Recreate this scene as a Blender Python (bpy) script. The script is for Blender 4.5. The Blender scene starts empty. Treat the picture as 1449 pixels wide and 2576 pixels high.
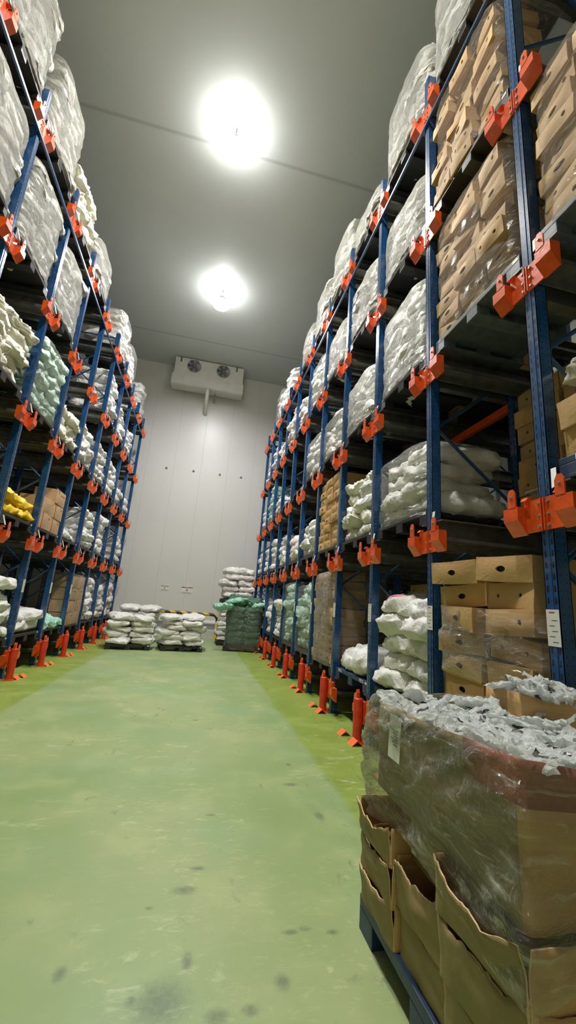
import bpy, bmesh, math, random
from mathutils import Vector, Matrix, noise
PI = math.pi
rnd = random.Random(11)
S = bpy.context.scene
COL = S.collection

# ------------------------------------------------------------------ materials
def newmat(name):
    m = bpy.data.materials.new(name); m.use_nodes = True
    nt = m.node_tree; nt.nodes.clear()
    return m, nt
class NT:
    def __init__(s, nt): s.nt = nt
    def n(s, typ, **kw):
        x = s.nt.nodes.new(typ)
        for k, v in kw.items():
            if k.startswith('i_'):
                x.inputs[k[2:].replace('_', ' ')].default_value = v
            else: setattr(x, k, v)
        return x
    def l(s, a, b): s.nt.links.new(a, b)
    def math(s, op, a, b=None, c=None, clamp=False):
        x = s.nt.nodes.new('ShaderNodeMath'); x.operation = op; x.use_clamp = clamp
        for i, v in enumerate((a, b, c)):
            if v is None: continue
            if isinstance(v, (int, float)): x.inputs[i].default_value = v
            else: s.l(v, x.inputs[i])
        return x.outputs[0]
    def mix(s, fac, a, b):
        x = s.nt.nodes.new('ShaderNodeMix'); x.data_type = 'RGBA'
        for sock, v in ((x.inputs[0], fac), (x.inputs[6], a), (x.inputs[7], b)):
            if isinstance(v, (int, float)): sock.default_value = v
            elif isinstance(v, tuple): sock.default_value = v if len(v) == 4 else (*v, 1)
            else: s.l(v, sock)
        return x.outputs[2]
    def ramp(s, v, a, b):
        x = s.nt.nodes.new('ShaderNodeMapRange'); x.inputs[1].default_value = a; x.inputs[2].default_value = b
        s.l(v, x.inputs[0]); return x.outputs[0]
    def noise(s, vec, scale, detail=3, rough=.5, dist=0.):
        x = s.n('ShaderNodeTexNoise'); x.inputs['Scale'].default_value = scale
        x.inputs['Detail'].default_value = detail; x.inputs['Roughness'].default_value = rough
        x.inputs['Distortion'].default_value = dist
        if vec is not None: s.l(vec, x.inputs['Vector'])
        return x.outputs['Fac']
    def scaled(s, vec, v):
        x = s.n('ShaderNodeVectorMath', operation='MULTIPLY'); x.inputs[1].default_value = v
        s.l(vec, x.inputs[0]); return x.outputs[0]
    def bump(s, h, strength=.3, dist=.01):
        x = s.n('ShaderNodeBump'); x.inputs['Strength'].default_value = strength
        x.inputs['Distance'].default_value = dist; s.l(h, x.inputs['Height']); return x.outputs[0]
def bsdf(t, color, rough=.5, metal=0., normal=None, spec=.5, coat=0.):
    b = t.n('ShaderNodeBsdfPrincipled')
    for nm, v in (('Base Color', color), ('Roughness', rough), ('Metallic', metal)):
        if isinstance(v, tuple): b.inputs[nm].default_value = (*v[:3], 1)
        elif isinstance(v, (int, float)): b.inputs[nm].default_value = v
        else: t.l(v, b.inputs[nm])
    b.inputs['Specular IOR Level'].default_value = spec
    b.inputs['Coat Weight'].default_value = coat
    if normal is not None: t.l(normal, b.inputs['Normal'])
    return b
def out(t, sh):
    o = t.n('ShaderNodeOutputMaterial'); t.l(sh, o.inputs['Surface'])
def simple(name, color, rough=.5, metal=0., bump_scale=0, bump_str=.2, var=.0, vscale=5, spec=.5, coat=0.):
    m, nt = newmat(name); t = NT(nt)
    co = t.n('ShaderNodeTexCoord').outputs['Object']
    c = color
    if var:
        f = t.noise(co, vscale, 4, .6)
        c = t.mix(t.ramp(f, .3, .7), tuple(x * (1 - var) for x in color), tuple(min(1, x * (1 + var)) for x in color))
    nrm = None
    if bump_scale:
        nrm = t.bump(t.noise(co, bump_scale, 5, .6), bump_str, .02)
    out(t, bsdf(t, c, rough, metal, nrm, spec, coat).outputs[0]); return m

M = {}
def floor_mat():
    m, nt = newmat('green_floor_paint'); t = NT(nt)
    co = t.n('ShaderNodeTexCoord').outputs['Object']
    sp = t.n('ShaderNodeSeparateXYZ'); t.l(co, sp.inputs[0]); X, Y = sp.outputs[0], sp.outputs[1]
    wob = t.math('MULTIPLY', t.math('SUBTRACT', t.noise(co, 1.3, 3), .5), .14)
    xr = t.math('ADD', X, wob)
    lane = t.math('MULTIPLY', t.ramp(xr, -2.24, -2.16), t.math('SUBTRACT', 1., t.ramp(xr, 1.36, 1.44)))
    big = t.noise(co, .55, 4, .55); mid = t.noise(co, 2.2, 6, .62)
    base = t.mix(t.ramp(big, .35, .65), (.235, .335, .125), (.335, .400, .185))
    # worn paint drifts: paler yellow-green and bluish green
    base = t.mix(t.math('MULTIPLY', t.ramp(mid, .50, .72), .55), base, (.40, .46, .20))
    base = t.mix(t.math('MULTIPLY', t.ramp(t.noise(co, .9, 3, .5), .5, .75), .55), base, (.20, .37, .20))
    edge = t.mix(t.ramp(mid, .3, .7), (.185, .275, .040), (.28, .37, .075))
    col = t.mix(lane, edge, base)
    # pale scuffs, stretched across the aisle
    sc = t.noise(t.scaled(co, (2.2, 6., 1)), 1.7, 7, .68, .6)
    scm = t.math('MULTIPLY', t.ramp(sc, .57, .68), t.ramp(t.noise(co, .8, 2), .46, .58))
    col = t.mix(t.math('MULTIPLY', scm, .75), col, (.55, .60, .34))
    sc2 = t.noise(t.scaled(co, (3.4, 9., 1)), 2.6, 8, .7, 1.2)
    col = t.mix(t.math('MULTIPLY', t.math('MULTIPLY', t.ramp(sc2, .55, .66), t.ramp(t.noise(co, .5, 2), .46, .58)), .6), col, (.50, .56, .27))
    # dark tyre and shoe marks
    dk = t.noise(t.scaled(co, (5., 3.2, 1)), 1.5, 6, .62, .8)
    dkm = t.math('MULTIPLY', t.ramp(dk, .60, .70), t.ramp(t.noise(co, 1.1, 2), .47, .60))
    col = t.mix(t.math('MULTIPLY', dkm, .7), col, (.10, .14, .08))
    # footprints and rubber marks that really lie at these places
    marks = [(.198, 2.806, .07, .035), (.129, 2.627, .10, .055), (-.046, 2.513, .03, .02), (.151, 2.176, .035, .075), (-.365, 2.178, .04, .06),
             (.55, 2.032, .05, .06), (.643, 2.287, .06, .028), (.72, 2.30, .05, .025), (.851, 2.264, .05, .028), (.268, 1.917, .07, .05), (.40, 1.93, .05, .04),
             (.295, 3.415, .06, .02), (-.059, 2.021, .04, .04), (1.02, 3.9, .10, .05), (1.10, 4.35, .04, .05), (1.12, 3.35, .06, .10), (.05, 2.0, .16, .16)]
    fine = t.math('MULTIPLY', t.math('SUBTRACT', t.noise(co, 38, 4, .7), .5), 1.7)
    tot = None
    for (mx, my, a, b) in marks:
        dx = t.math('MULTIPLY', t.math('SUBTRACT', X, mx), 1 / a); dy = t.math('MULTIPLY', t.math('SUBTRACT', Y, my), 1 / b)
        r2 = t.math('ADD', t.math('MULTIPLY', dx, dx), t.math('MULTIPLY', dy, dy))
        w = t.math('SUBTRACT', 1.0, r2, clamp=True)
        tot = w if tot is None else t.math('MAXIMUM', tot, w)
    tot = t.math('MULTIPLY', t.math('ADD', tot, fine), tot, clamp=True)
    col = t.mix(t.math('MULTIPLY', tot, .62, clamp=True), col, (.085, .115, .07))
    rough = t.math('ADD', t.math('MULTIPLY', mid, .22), .33)
    nrm = t.bump(t.noise(co, 90, 4, .6), .06, .01)
    out(t, bsdf(t, col, rough, 0, nrm, .45).outputs[0]); return m
M['floor'] = floor_mat()

def panel_mat(name, color, axis, period, offset, rough=.38, ribs=0.):
    m, nt = newmat(name); t = NT(nt)
    co = t.n('ShaderNodeTexCoord').outputs['Object']
    sp = t.n('ShaderNodeSeparateXYZ'); t.l(co, sp.inputs[0]); A = sp.outputs[axis]
    f = t.math('FRACT', t.math('DIVIDE', t.math('SUBTRACT', A, offset), period))
    d = t.math('MINIMUM', f, t.math('SUBTRACT', 1., f))
    seam = t.math('SUBTRACT', 1., t.ramp(d, .002, .008))
    var = t.noise(co, .7, 3)
    c = t.mix(t.ramp(var, .3, .7), tuple(x * .95 for x in color), color)
    c = t.mix(t.math('MULTIPLY', seam, .45), c, tuple(x * .45 for x in color))
    h = t.math('MULTIPLY', seam, -1.)
    if ribs:
        h = t.math('ADD', h, t.math('MULTIPLY', t.math('SINE', t.math('MULTIPLY', A, ribs)), .05))
    h = t.math('ADD', h, t.math('MULTIPLY', t.noise(co, 60, 3), .10))
    out(t, bsdf(t, c, rough, 0, t.bump(h, .18, .01), .5).outputs[0]); return m
M['wall'] = panel_mat('white_insulated_wall_panel', (.67, .655, .61), 0, 1.165, -.833 + .30, .34, 110.)
M['wallside'] = panel_mat('white_insulated_side_panel', (.58, .58, .54), 1, 1.165, 0, .4)
M['ceil'] = panel_mat('grey_ceiling_panel', (.57, .60, .585), 1, 7.6, 7.58, .42)

def blue_mat():
    m, nt = newmat('blue_upright_paint'); t = NT(nt)
    co = t.n('ShaderNodeTexCoord').outputs['Object']
    ge = t.n('ShaderNodeNewGeometry')
    sp = t.n('ShaderNodeSeparateXYZ'); t.l(co, sp.inputs[0])
    f = t.noise(co, 9, 4, .6)
    c = t.mix(t.ramp(f, .3, .7), (.008, .052, .155), (.014, .082, .235))
    # two rows of teardrop slots punched through the face
    z = t.math('FRACT', t.math('DIVIDE', sp.outputs[2], .076))
    zz = t.math('ABSOLUTE', t.math('SUBTRACT', z, .5))
    yy = t.math('ABSOLUTE', t.math('SUBTRACT', t.math('ABSOLUTE', sp.outputs[1]), .028))
    hole = t.math('MULTIPLY', t.math('LESS_THAN', zz, .27), t.math('LESS_THAN', t.math('ADD', yy, t.math('MULTIPLY', z, .005)), .0095))
    xs = t.math('FRACT', t.math('DIVIDE', sp.outputs[2], .05))
    side = t.math('MULTIPLY', t.math('LESS_THAN', t.math('ABSOLUTE', t.math('SUBTRACT', xs, .5)), .10),
                  t.math('LESS_THAN', t.math('ABSOLUTE', t.math('SUBTRACT', t.math('ABSOLUTE', t.math('SUBTRACT', sp.outputs[0], .05)), .025)), .005))
    front = t.math('LESS_THAN', sp.outputs[0], .004)
    hm = t.math('ADD', t.math('MULTIPLY', hole, front), t.math('MULTIPLY', side, t.math('SUBTRACT', 1., front)), clamp=True)
    c = t.mix(hm, c, (.004, .008, .02))
    nrm = t.bump(t.math('MULTIPLY', hm, -1.), .5, .004)
    out(t, bsdf(t, c, .24, 0, nrm, .6, .3).outputs[0]); return m
M['blue'] = blue_mat()
M['blueplain'] = simple('blue_brace_paint', (.010, .055, .155), .32, 0, 0, 0, .2, 8, .6)
M['orange'] = simple('orange_gloss_paint', (.76, .095, .012), .30, 0, 22, .12, .18, 12, .55, .3)
M['orangebright'] = simple('bright_orange_floor_angle_paint', (.90, .17, .03), .38, 0, 22, .12, .12, 12)
M['red'] = simple('red_post_paint', (.62, .045, .015), .33, 0, 14, .15, .25, 9, .5, .2)
M['galv'] = simple('galvanised_steel', (.34, .34, .32), .42, .75, 40, .1, .3, 14)
M['rail'] = simple('dull_rail_steel', (.17, .17, .155), .45, .6, 30, .12, .35, 7)
M['black'] = simple('black_pallet_plastic', (.018, .018, .018), .48, 0, 60, .1, .3, 10)
M['palletblue'] = simple('blue_pallet_plastic', (.018, .045, .10), .45, 0, 60, .1, .3, 10)
M['palletgrey'] = simple('slate_pallet_plastic', (.10, .12, .135), .45, 0, 60, .1, .3, 10)
M['whitepaint'] = simple('white_paint', (.72, .71, .68), .4)
M['greypaint'] = simple('grey_paint', (.27, .27, .26), .45)
M['dark'] = simple('dark_void', (.012, .012, .012), .7)
M['cooler'] = simple('cream_cooler_enamel', (.66, .64, .57), .35, 0, 0, 0, .06, 3)
M['fan'] = simple('grey_fan_blade', (.16, .17, .18), .4, .4)
M['ink'] = simple('dark_print', (.03, .03, .03), .6)
M['redink'] = simple('red_print', (.45, .03, .03), .6)
M['brownink'] = simple('faded_brown_print', (.16, .07, .03), .7)
M['tag'] = simple('pale_plastic_tag', (.72, .73, .66), .35)
M['yellow'] = simple('yellow_sack_fabric', (.85, .55, .012), .45, 0, 26, .5, .12, 6)
M['mint'] = simple('mint_green_cloth', (.36, .66, .54), .5, 0, 30, .4, .15, 6)
M['darkgreen'] = simple('dark_green_mesh_sack', (.055, .155, .085), .5, 0, 34, .6, .35, 8)
M['pink'] = simple('pink_sack_patch', (.80, .30, .36), .5)

def stripe_mat():
    m, nt = newmat('yellow_black_hazard_stripes'); t = NT(nt)
    co = t.n('ShaderNodeTexCoord').outputs['Object']
    sp = t.n('ShaderNodeSeparateXYZ'); t.l(co, sp.inputs[0])
    s = t.math('ADD', t.math('ADD', sp.outputs[0], sp.outputs[2]), t.math('MULTIPLY', sp.outputs[1], 1.))
    f = t.math('LESS_THAN', t.math('FRACT', t.math('DIVIDE', s, .44)), .5)
    out(t, bsdf(t, t.mix(f, (.72, .46, .02), (.02, .02, .02)), .35).outputs[0]); return m
M['hazard'] = stripe_mat()

def card_mat(name, c0, c1):
    m, nt = newmat(name); t = NT(nt)
    co = t.n('ShaderNodeTexCoord').outputs['Object']
    oi = t.n('ShaderNodeObjectInfo')
    f = t.noise(co, 3.5, 5, .6)
    c = t.mix(t.ramp(f, .3, .7), c0, c1)
    c = t.mix(t.math('MULTIPLY', oi.outputs['Random'], .28), c, (.30, .17, .07))
    st = t.noise(t.scaled(co, (1, 1, 30)), 3, 3)
    c = t.mix(t.math('MULTIPLY', t.ramp(st, .45, .7), .12), c, (.25, .14, .06))
    nrm = t.bump(t.noise(co, 11, 5, .55), .35, .012)
    out(t, bsdf(t, c, .62, 0, nrm, .3).outputs[0]); return m
M['card'] = card_mat('brown_corrugated_cardboard', (.50, .305, .115), (.62, .40, .175))
M['cardpale'] = card_mat('pale_tan_cardboard', (.55, .37, .21), (.66, .45, .27))
M['cardolive'] = card_mat('shaded_olive_cardboard', (.22, .18, .075), (.32, .255, .115))  # green floor bounce and shade of the left side put into the colour
M['cardedge'] = simple('torn_cardboard_edge', (.72, .50, .26), .7, 0, 40, .5)
M['cardred'] = simple('reddish_wrap_band_cardboard', (.26, .085, .045), .4, 0, 16, .4, .25, 5)

def sack_mat(name, c0, c1, rough=.42, tint=(.62, .55, .40)):
    m, nt = newmat(name); t = NT(nt)
    co = t.n('ShaderNodeTexCoord').outputs['Object']
    oi = t.n('ShaderNodeObjectInfo')
    f = t.noise(co, 4.5, 4, .6)
    c = t.mix(t.ramp(f, .3, .7), c0, c1)
    c = t.mix(t.math('MULTIPLY', oi.outputs['Random'], .22), c, tint)
    h = t.math('ADD', t.noise(co, 15, 6, .6, .6), t.math('MULTIPLY', t.noise(t.scaled(co, (1.6, 1, 1)), 40, 3), .25))
    out(t, bsdf(t, c, rough, 0, t.bump(h, .6, .03), .5).outputs[0]); return m
M['white'] = sack_mat('white_woven_plastic_sack', (.72, .72, .70), (.84, .84, .82))
M['cream'] = sack_mat('cream_plastic_sack', (.66, .65, .52), (.80, .78, .65), .36)
M['greywhite'] = sack_mat('greyish_white_sack', (.40, .39, .34), (.54, .53, .47), .38, (.42, .38, .30))
M['pinkwhite'] = sack_mat('pinkish_white_sack', (.74, .67, .67), (.84, .77, .77))
M['palegreen'] = sack_mat('pale_green_plastic_sack', (.42, .60, .50), (.58, .74, .65), .40, (.40, .60, .48))

def film_mat(name, haze=.16, streak=.55, scale=(6, 6, 26), tint=(.85, .85, .82), rough=.17, frk=.7):
    m, nt = newmat(name); t = NT(nt)
    co = t.n('ShaderNodeTexCoord').outputs['Object']
    st = t.noise(t.scaled(co, scale), 1.2, 6, .62, .8)
    st2 = t.noise(co, 9, 5, .6, 1.2)
    h = t.math('ADD', st, t.math('MULTIPLY', st2, .8))
    nrm = t.bump(h, .9, .03)
    tr = t.n('ShaderNodeBsdfTransparent'); tr.inputs[0].default_value = (.97, .97, .96, 1)
    gl = t.n('ShaderNodeBsdfGlossy'); gl.inputs['Roughness'].default_value = rough; gl.inputs[0].default_value = (*tint, 1); t.l(nrm, gl.inputs['Normal'])
    df = t.n('ShaderNodeBsdfDiffuse'); df.inputs[0].default_value = (*tint, 1); t.l(nrm, df.inputs['Normal'])
    mix1 = t.n('ShaderNodeMixShader'); mix1.inputs[0].default_value = .42
    t.l(df.outputs[0], mix1.inputs[1]); t.l(gl.outputs[0], mix1.inputs[2])
    fr = t.n('ShaderNodeFresnel'); fr.inputs[0].default_value = 1.45; t.l(nrm, fr.inputs['Normal'])
    fac = t.math('ADD', t.math('MULTIPLY', t.ramp(st, .56, .76), streak), t.math('ADD', t.math('MULTIPLY', fr.outputs[0], frk), haze), clamp=True)
    mix2 = t.n('ShaderNodeMixShader'); t.l(fac, mix2.inputs[0]); t.l(tr.outputs[0], mix2.inputs[1]); t.l(mix1.outputs[0], mix2.inputs[2])
    out(t, mix2.outputs[0]); return m
M['film'] = film_mat('clear_stretch_film', .0, .42, (6, 6, 26), rough=.13, frk=.30)
M['filmheavy'] = film_mat('layered_stretch_film', .10, .5, (5, 5, 18), (.78, .78, .74))
M['filmfront'] = film_mat('stretch_film_bands', .06, .50, (4, 4, 20), (.86, .86, .80), .09)

def bag_mat():
    m, nt = newmat('clear_printed_plastic_bag'); t = NT(nt)
    co = t.n('ShaderNodeTexCoord').outputs['Object']
    nrm = t.bump(t.noise(co, 26, 5, .6, 1.2), .9, .02)
    b = bsdf(t, (.90, .93, .91), .10, 0, nrm, 1.)
    tl = t.n('ShaderNodeBsdfTranslucent'); tl.inputs[0].default_value = (.80, .84, .82, 1)
    m1 = t.n('ShaderNodeMixShader'); m1.inputs[0].default_value = .35
    t.l(b.outputs[0], m1.inputs[1]); t.l(tl.outputs[0], m1.inputs[2])
    tr = t.n('ShaderNodeBsdfTransparent'); mx = t.n('ShaderNodeMixShader')
    t.l(t.math('ADD', t.math('MULTIPLY', t.ramp(t.noise(co, 16, 3), .35, .65), .35), .68, clamp=True), mx.inputs[0])
    t.l(tr.outputs[0], mx.inputs[1]); t.l(m1.outputs[0], mx.inputs[2])
    out(t, mx.outputs[0]); return m
M['bag'] = bag_mat()
def print_mat():
    m, nt = newmat('black_bag_print'); t = NT(nt)
    co = t.n('ShaderNodeTexCoord').outputs['Object']
    f = t.ramp(t.noise(t.scaled(co, (160, 60, 60)), 1., 2), .47, .53)
    out(t, bsdf(t, t.mix(f, (.012, .012, .012), (.10, .10, .10)), .3).outputs[0]); return m
M['bagprint'] = print_mat()
def lamp_mat(name, col, s):
    m, nt = newmat(name); t = NT(nt)
    e = t.n('ShaderNodeEmission'); e.inputs[0].default_value = (*col, 1); e.inputs[1].default_value = s
    out(t, e.outputs[0]); return m
LAMP = 1500
M['lampwarm'] = lamp_mat('lit_lamp_lens_warm', (1., .98, .91), LAMP)
M['uplight'] = lamp_mat('added_uplight_glow', (1., .985, .94), 50.)  # glow added to brighten the ceiling and stand in for lens bloom
M['lampcool'] = lamp_mat('lit_lamp_lens_cool', (.95, .96, 1.), LAMP)

# ------------------------------------------------------------------ mesh helpers
class MB:
    def __init__(s): s.v = []; s.f = []; s.m = []; s.s = []
    def add(s, vs, fs, m=0, smooth=False):
        o = len(s.v); s.v += [tuple(x) for x in vs]
        for f in fs: s.f.append([i + o for i in f]); s.m.append(m); s.s.append(smooth)
        return s
    def box(s, x0, y0, z0, x1, y1, z1, m=0):
        vs = [(x, y, z) for x in (x0, x1) for y in (y0, y1) for z in (z0, z1)]
        return s.add(vs, [(0, 1, 3, 2), (4, 6, 7, 5), (0, 4, 5, 1), (2, 3, 7, 6), (0, 2, 6, 4), (1, 5, 7, 3)], m)
    def bbox(s, x0, y0, z0, x1, y1, z1, b=.004, m=0):
        # box with chamfered edges
        bm = bmesh.new()
        bmesh.ops.create_cube(bm, size=1)
        for v in bm.verts:
            v.co = Vector(((x0 + x1) / 2 + v.co.x * (x1 - x0), (y0 + y1) / 2 + v.co.y * (y1 - y0), (z0 + z1) / 2 + v.co.z * (z1 - z0)))
        bmesh.ops.bevel(bm, geom=bm.edges[:], offset=b, segments=2, affect='EDGES', profile=.6)
        bm.verts.ensure_lookup_table()
        s.add([v.co for v in bm.verts], [[v.index for v in f.verts] for f in bm.faces], m); bm.free(); return s
    def tube(s, p0, p1, r0, r1=None, n=12, m=0, caps=True, smooth=True):
        r1 = r0 if r1 is None else r1
        p0, p1 = Vector(p0), Vector(p1); d = (p1 - p0).normalized()
        a = d.orthogonal().normalized(); b = d.cross(a)
        vs = [p + (a * math.cos(2 * PI * i / n) + b * math.sin(2 * PI * i / n)) * r for p, r in ((p0, r0), (p1, r1)) for i in range(n)]
        s.add(vs, [(i, (i + 1) % n, n + (i + 1) % n, n + i) for i in range(n)], m, smooth)
        if caps: s.add(vs, [list(range(n))[::-1], list(range(n, 2 * n))], m)
        return s
    def path(s, pts, r, n=12, m=0):
        rings = []
        pts = [Vector(p) for p in pts]; up = None
        for i, p in enumerate(pts):
            d = (pts[min(i + 1, len(pts) - 1)] - pts[max(i - 1, 0)]).normalized()
            if up is None: up = d.orthogonal().normalized()
            a = (up - d * up.dot(d)).normalized(); up = a; b = d.cross(a)
            rings.append([p + (a * math.cos(2 * PI * k / n) + b * math.sin(2 * PI * k / n)) * r for k in range(n)])
        vs = [v for rg in rings for v in rg]
        fs = [(i * n + k, i * n + (k + 1) % n, (i + 1) * n + (k + 1) % n, (i + 1) * n + k) for i in range(len(pts) - 1) for k in range(n)]
        s.add(vs, fs, m, True)
        return s.add(vs, [list(range(n))[::-1], list(range(len(vs) - n, len(vs)))], m)
    def prism(s, pts, axis, a0, a1, m=0):
        # pts: 2-D outline in the two other axes, in order
        def mk(p, a):
            q = list(p); q.insert(axis, a); return q
        n = len(pts); vs = [mk(p, a0) for p in pts] + [mk(p, a1) for p in pts]
        return s.add(vs, [(i, (i + 1) % n, n + (i + 1) % n, n + i) for i in range(n)] + [list(range(n))[::-1], list(range(n, 2 * n))], m)
    def lathe(s, prof, n=24, m=0, c=(0, 0, 0), smooth=True):
        vs = [(c[0] + r * math.cos(2 * PI * k / n), c[1] + r * math.sin(2 * PI * k / n), c[2] + z) for r, z in prof for k in range(n)]
        return s.add(vs, [(i * n + k, i * n + (k + 1) % n, (i + 1) * n + (k + 1) % n, (i + 1) * n + k) for i in range(len(prof) - 1) for k in range(n)], m, smooth)
    def mesh(s, name, mats):
        me = bpy.data.meshes.new(name); me.from_pydata(s.v, [], s.f)
        for m in (mats if isinstance(mats, (list, tuple)) else [mats]): me.materials.append(m)
        me.polygons.foreach_set('material_index', s.m); me.polygons.foreach_set('use_smooth', s.s)
        bm = bmesh.new(); bm.from_mesh(me); bmesh.ops.recalc_face_normals(bm, faces=bm.faces[:]); bm.to_mesh(me); bm.free()
        me.update(); return me
    def build(s, name, mats, parent=None, loc=(0, 0, 0)):
        return obj(name, s.mesh(name, mats), parent, loc)
def obj(name, me, parent=None, loc=(0, 0, 0), rot=(0, 0, 0), scale=None):
    o = bpy.data.objects.new(name, me); COL.objects.link(o); o.location = loc; o.rotation_euler = rot
    if scale: o.scale = scale
    if parent: o.parent = parent
    return o
def empty(name, loc=(0, 0, 0), rot=(0, 0, 0)):
    o = bpy.data.objects.new(name, None); COL.objects.link(o); o.location = loc; o.rotation_euler = rot
    o.empty_display_size = .1; return o
def tag(o, label=None, cat=None, group=None, kind=None):
    for k, v in (('label', label), ('category', cat), ('group', group), ('kind', kind)):
        if v: o[k] = v
    return o
def copy_tree(o, parent=None):
    c = o.copy(); COL.objects.link(c); c.parent = parent
    for ch in list(o.children): copy_tree(ch, c)
    return c
def copies(proto, loc, rot, label, group=None, cat=None):
    """first use moves the prototype itself, later uses copy it"""
    if not proto.get('_used'):
        proto['_used'] = 1; o = proto
    else:
        o = copy_tree(proto)
    o.location = loc; o.rotation_euler = rot
    tag(o, label, cat, group); PROTOS.append(o)
    return o
PROTOS = []
def ordn(i): return ['first', 'second', 'third', 'fourth', 'fifth', 'sixth', 'seventh', 'eighth', 'ninth', 'tenth', 'eleventh', 'twelfth', 'thirteenth', 'fourteenth'][i]

# ------------------------------------------------------------------ layout taken from the photograph
CZ = 1.554
XR, XL = 2.214, -3.039
UR = [.808 - .03 + 1.4 * i for i in range(0, 12)]                 # right uprights
ULn = [3.83, 5.16, 6.66] + [8.07 + 1.4 * i for i in range(0, 7)]   # left uprights A B C D ...
LV = {1: .345, 2: 2.305, 3: 4.178, 4: 6.069, 5: 8.08}
PB = .185                                                         # pallet underside above bracket centre
PH = .15
TOP = 8.72
CEIL, YB = 12.05, 17.5
X0, X1, Y0 = -9.2, 8.4, -5.0
TIER = {1: 'lowest', 2: 'second', 3: 'third', 4: 'fourth', 5: 'top'}

# ------------------------------------------------------------------ setting
def struct(o, name=None): o['kind'] = 'structure'; return o
struct(MB().box(X0, Y0, -.12, X1, YB + .2, 0).build('floor', M['floor']))
struct(MB().box(X0, Y0, CEIL, X1, YB + .2, CEIL + .15).build('ceiling', M['ceil']))
struct(MB().box(X0, YB, 0, X1, YB + .2, CEIL).build('wall_back', M['wall']))
struct(MB().box(X0 - .2, Y0, 0, X0, YB + .2, CEIL).build('wall_left', M['wallside']))
struct(MB().box(X1, Y0, 0, X1 + .2, YB + .2, CEIL).build('wall_right', M['wallside']))
struct(MB().box(X0, Y0 - .2, 0, X1, Y0, CEIL).build('wall_front', M['wall']))
kb = MB(); kb.prism([(YB, 0), (YB - .13, 0), (YB - .13, .60), (YB - .02, .70), (YB, .70)], 0, -3.2, 2.4)
struct(kb.build('baseboard_back', M['whitepaint']))
struct(MB().box(-3.2, YB - .137, .36, 2.4, YB - .1295, .57).build('trim_1', M['greypaint']))
# dark fixings in a row across the back wall
for k, (x, z) in enumerate([(-1.997, 7.04), (-.833, 7.066), (.331, 7.069), (1.286, 7.075)]):
    b = MB().lathe([(.0, .05), (.035, .045), (.05, .02), (.05, 0)], 10)
    o = b.build('panel_fixing', M['greypaint'], None, (x, YB, z)); o.rotation_euler = (PI / 2, 0, 0)
    tag(o, ['small dark panel fixing on back wall, leftmost of four', 'small dark panel fixing on back wall, second from left',
            'small dark panel fixing on back wall, third from left', 'small dark panel fixing on back wall, rightmost of four'][k], 'bolt', 'panel fixings on the back wall')

# ------------------------------------------------------------------ lamps
def make_lamp(mat):
    r = empty('high_bay_lamp')
    MB().lathe([(.0, .26), (.09, .26), (.12, .22), (.12, .10), (.0, .10)], 24).build('housing', M['galv'], r)
    MB().tube((0, 0, .26), (0, 0, .56), .012).build('hanging_rod', M['galv'], r)
    MB().lathe([(.13, .10), (.20, .04), (.27, -.07), (.275, -.07), (.21, .055), (.13, .11)], 32).build('added_glow_bell', M['uplight'], r)  # made-up glowing bell that throws a halo onto the ceiling
    MB().lathe([(.0, -.012), (.10, -.010), (.175, .005), (.19, .03), (.0, .03)], 32).build('lens', mat, r)
    return r
for k, (y, mt) in enumerate([(7.13, 'lampwarm'), (12.13, 'lampcool'), (2.1, 'lampwarm')]):
    l = make_lamp(M[mt]); l.location = (-.41, y, CEIL - .56)
    tag(l, ['glowing warm high bay lamp under ceiling, nearer of the two in view', 'glowing bluish high bay lamp under ceiling in front of cooler',
            'high bay lamp nearest the entrance, above the foreground pallet'][k], 'lamp', 'ceiling lamps over the aisle')

# ------------------------------------------------------------------ evaporator cooler on the back wall
ck = empty('evaporator_cooler', (-.68, 16.6, 10.67))
tag(ck, 'cream twin-fan evaporator cooler hung high on back wall', 'cooler')
W2 = 1.52
c = MB(); c.prism([(.06, .42), (.0, .46), (.0, 1.32), (.70, 1.32), (.70, .42)], 0, -W2, W2)
c.build('casing', M['cooler'], ck)
c = MB(); c.prism([(-.06, .03), (-.06, .47), (-.03, .47), (.0, .44), (.72, .44), (.72, .10), (.0, .0)], 0, -W2 - .06, W2 + .05)
c.build('drip_tray', M['cooler'], ck)
for fx in (-.69, .61):
    ring = MB(); n = 32
    prof = [(.36, .012), (.36, -.09), (.335, -.10), (.315, -.09), (.315, .0)]
    ring.lathe(prof, n)
    fr = ring.build('fan_ring', M['cooler'], ck, (fx, 0, .99)); fr.rotation_euler = (-PI / 2, 0, 0)
    for v in fr.data.vertices: v.co.z = -v.co.z
    fb = MB()
    fb.lathe([(.0, .05), (.07, .05), (.07, .0), (.0, .0)], 16)
    for q in range(6):
        a = q * PI / 3
        pts = [(.06, -.03, .0), (.29, -.09, -.02), (.29, .09, .04), (.06, .03, .03)]
        fb.add([(p[0] * math.cos(a) - p[1] * math.sin(a), p[0] * math.sin(a) + p[1] * math.cos(a), p[2]) for p in pts], [(0, 1, 2, 3)], 0)
    f2 = fb.build('fan_blades', M['fan'], fr, (0, 0, -.045))
    g = MB().lathe([(.0, .001), (.31, .001)], 32); g.build('fan_backplate', M['greypaint'], fr, (0, 0, -.004))
    gr = MB()
    for q in range(5):
        rr = .06 + q * .06
        gr.path([(rr * math.cos(2 * PI * k / 28), rr * math.sin(2 * PI * k / 28), .08) for k in range(29)], .004, 5)
    for q in range(8):
        a = q * PI / 4; gr.tube((0, 0, .08), (.32 * math.cos(a), .32 * math.sin(a), .08), .004, n=5)
    gr.build('fan_guard', M['fan'], fr)
for bx in (-1.28, 1.20):
    MB().box(bx - .035, -.012, 1.10, bx + .035, .02, 1.32).build('hanging_bracket', M['fan'], ck)
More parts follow.
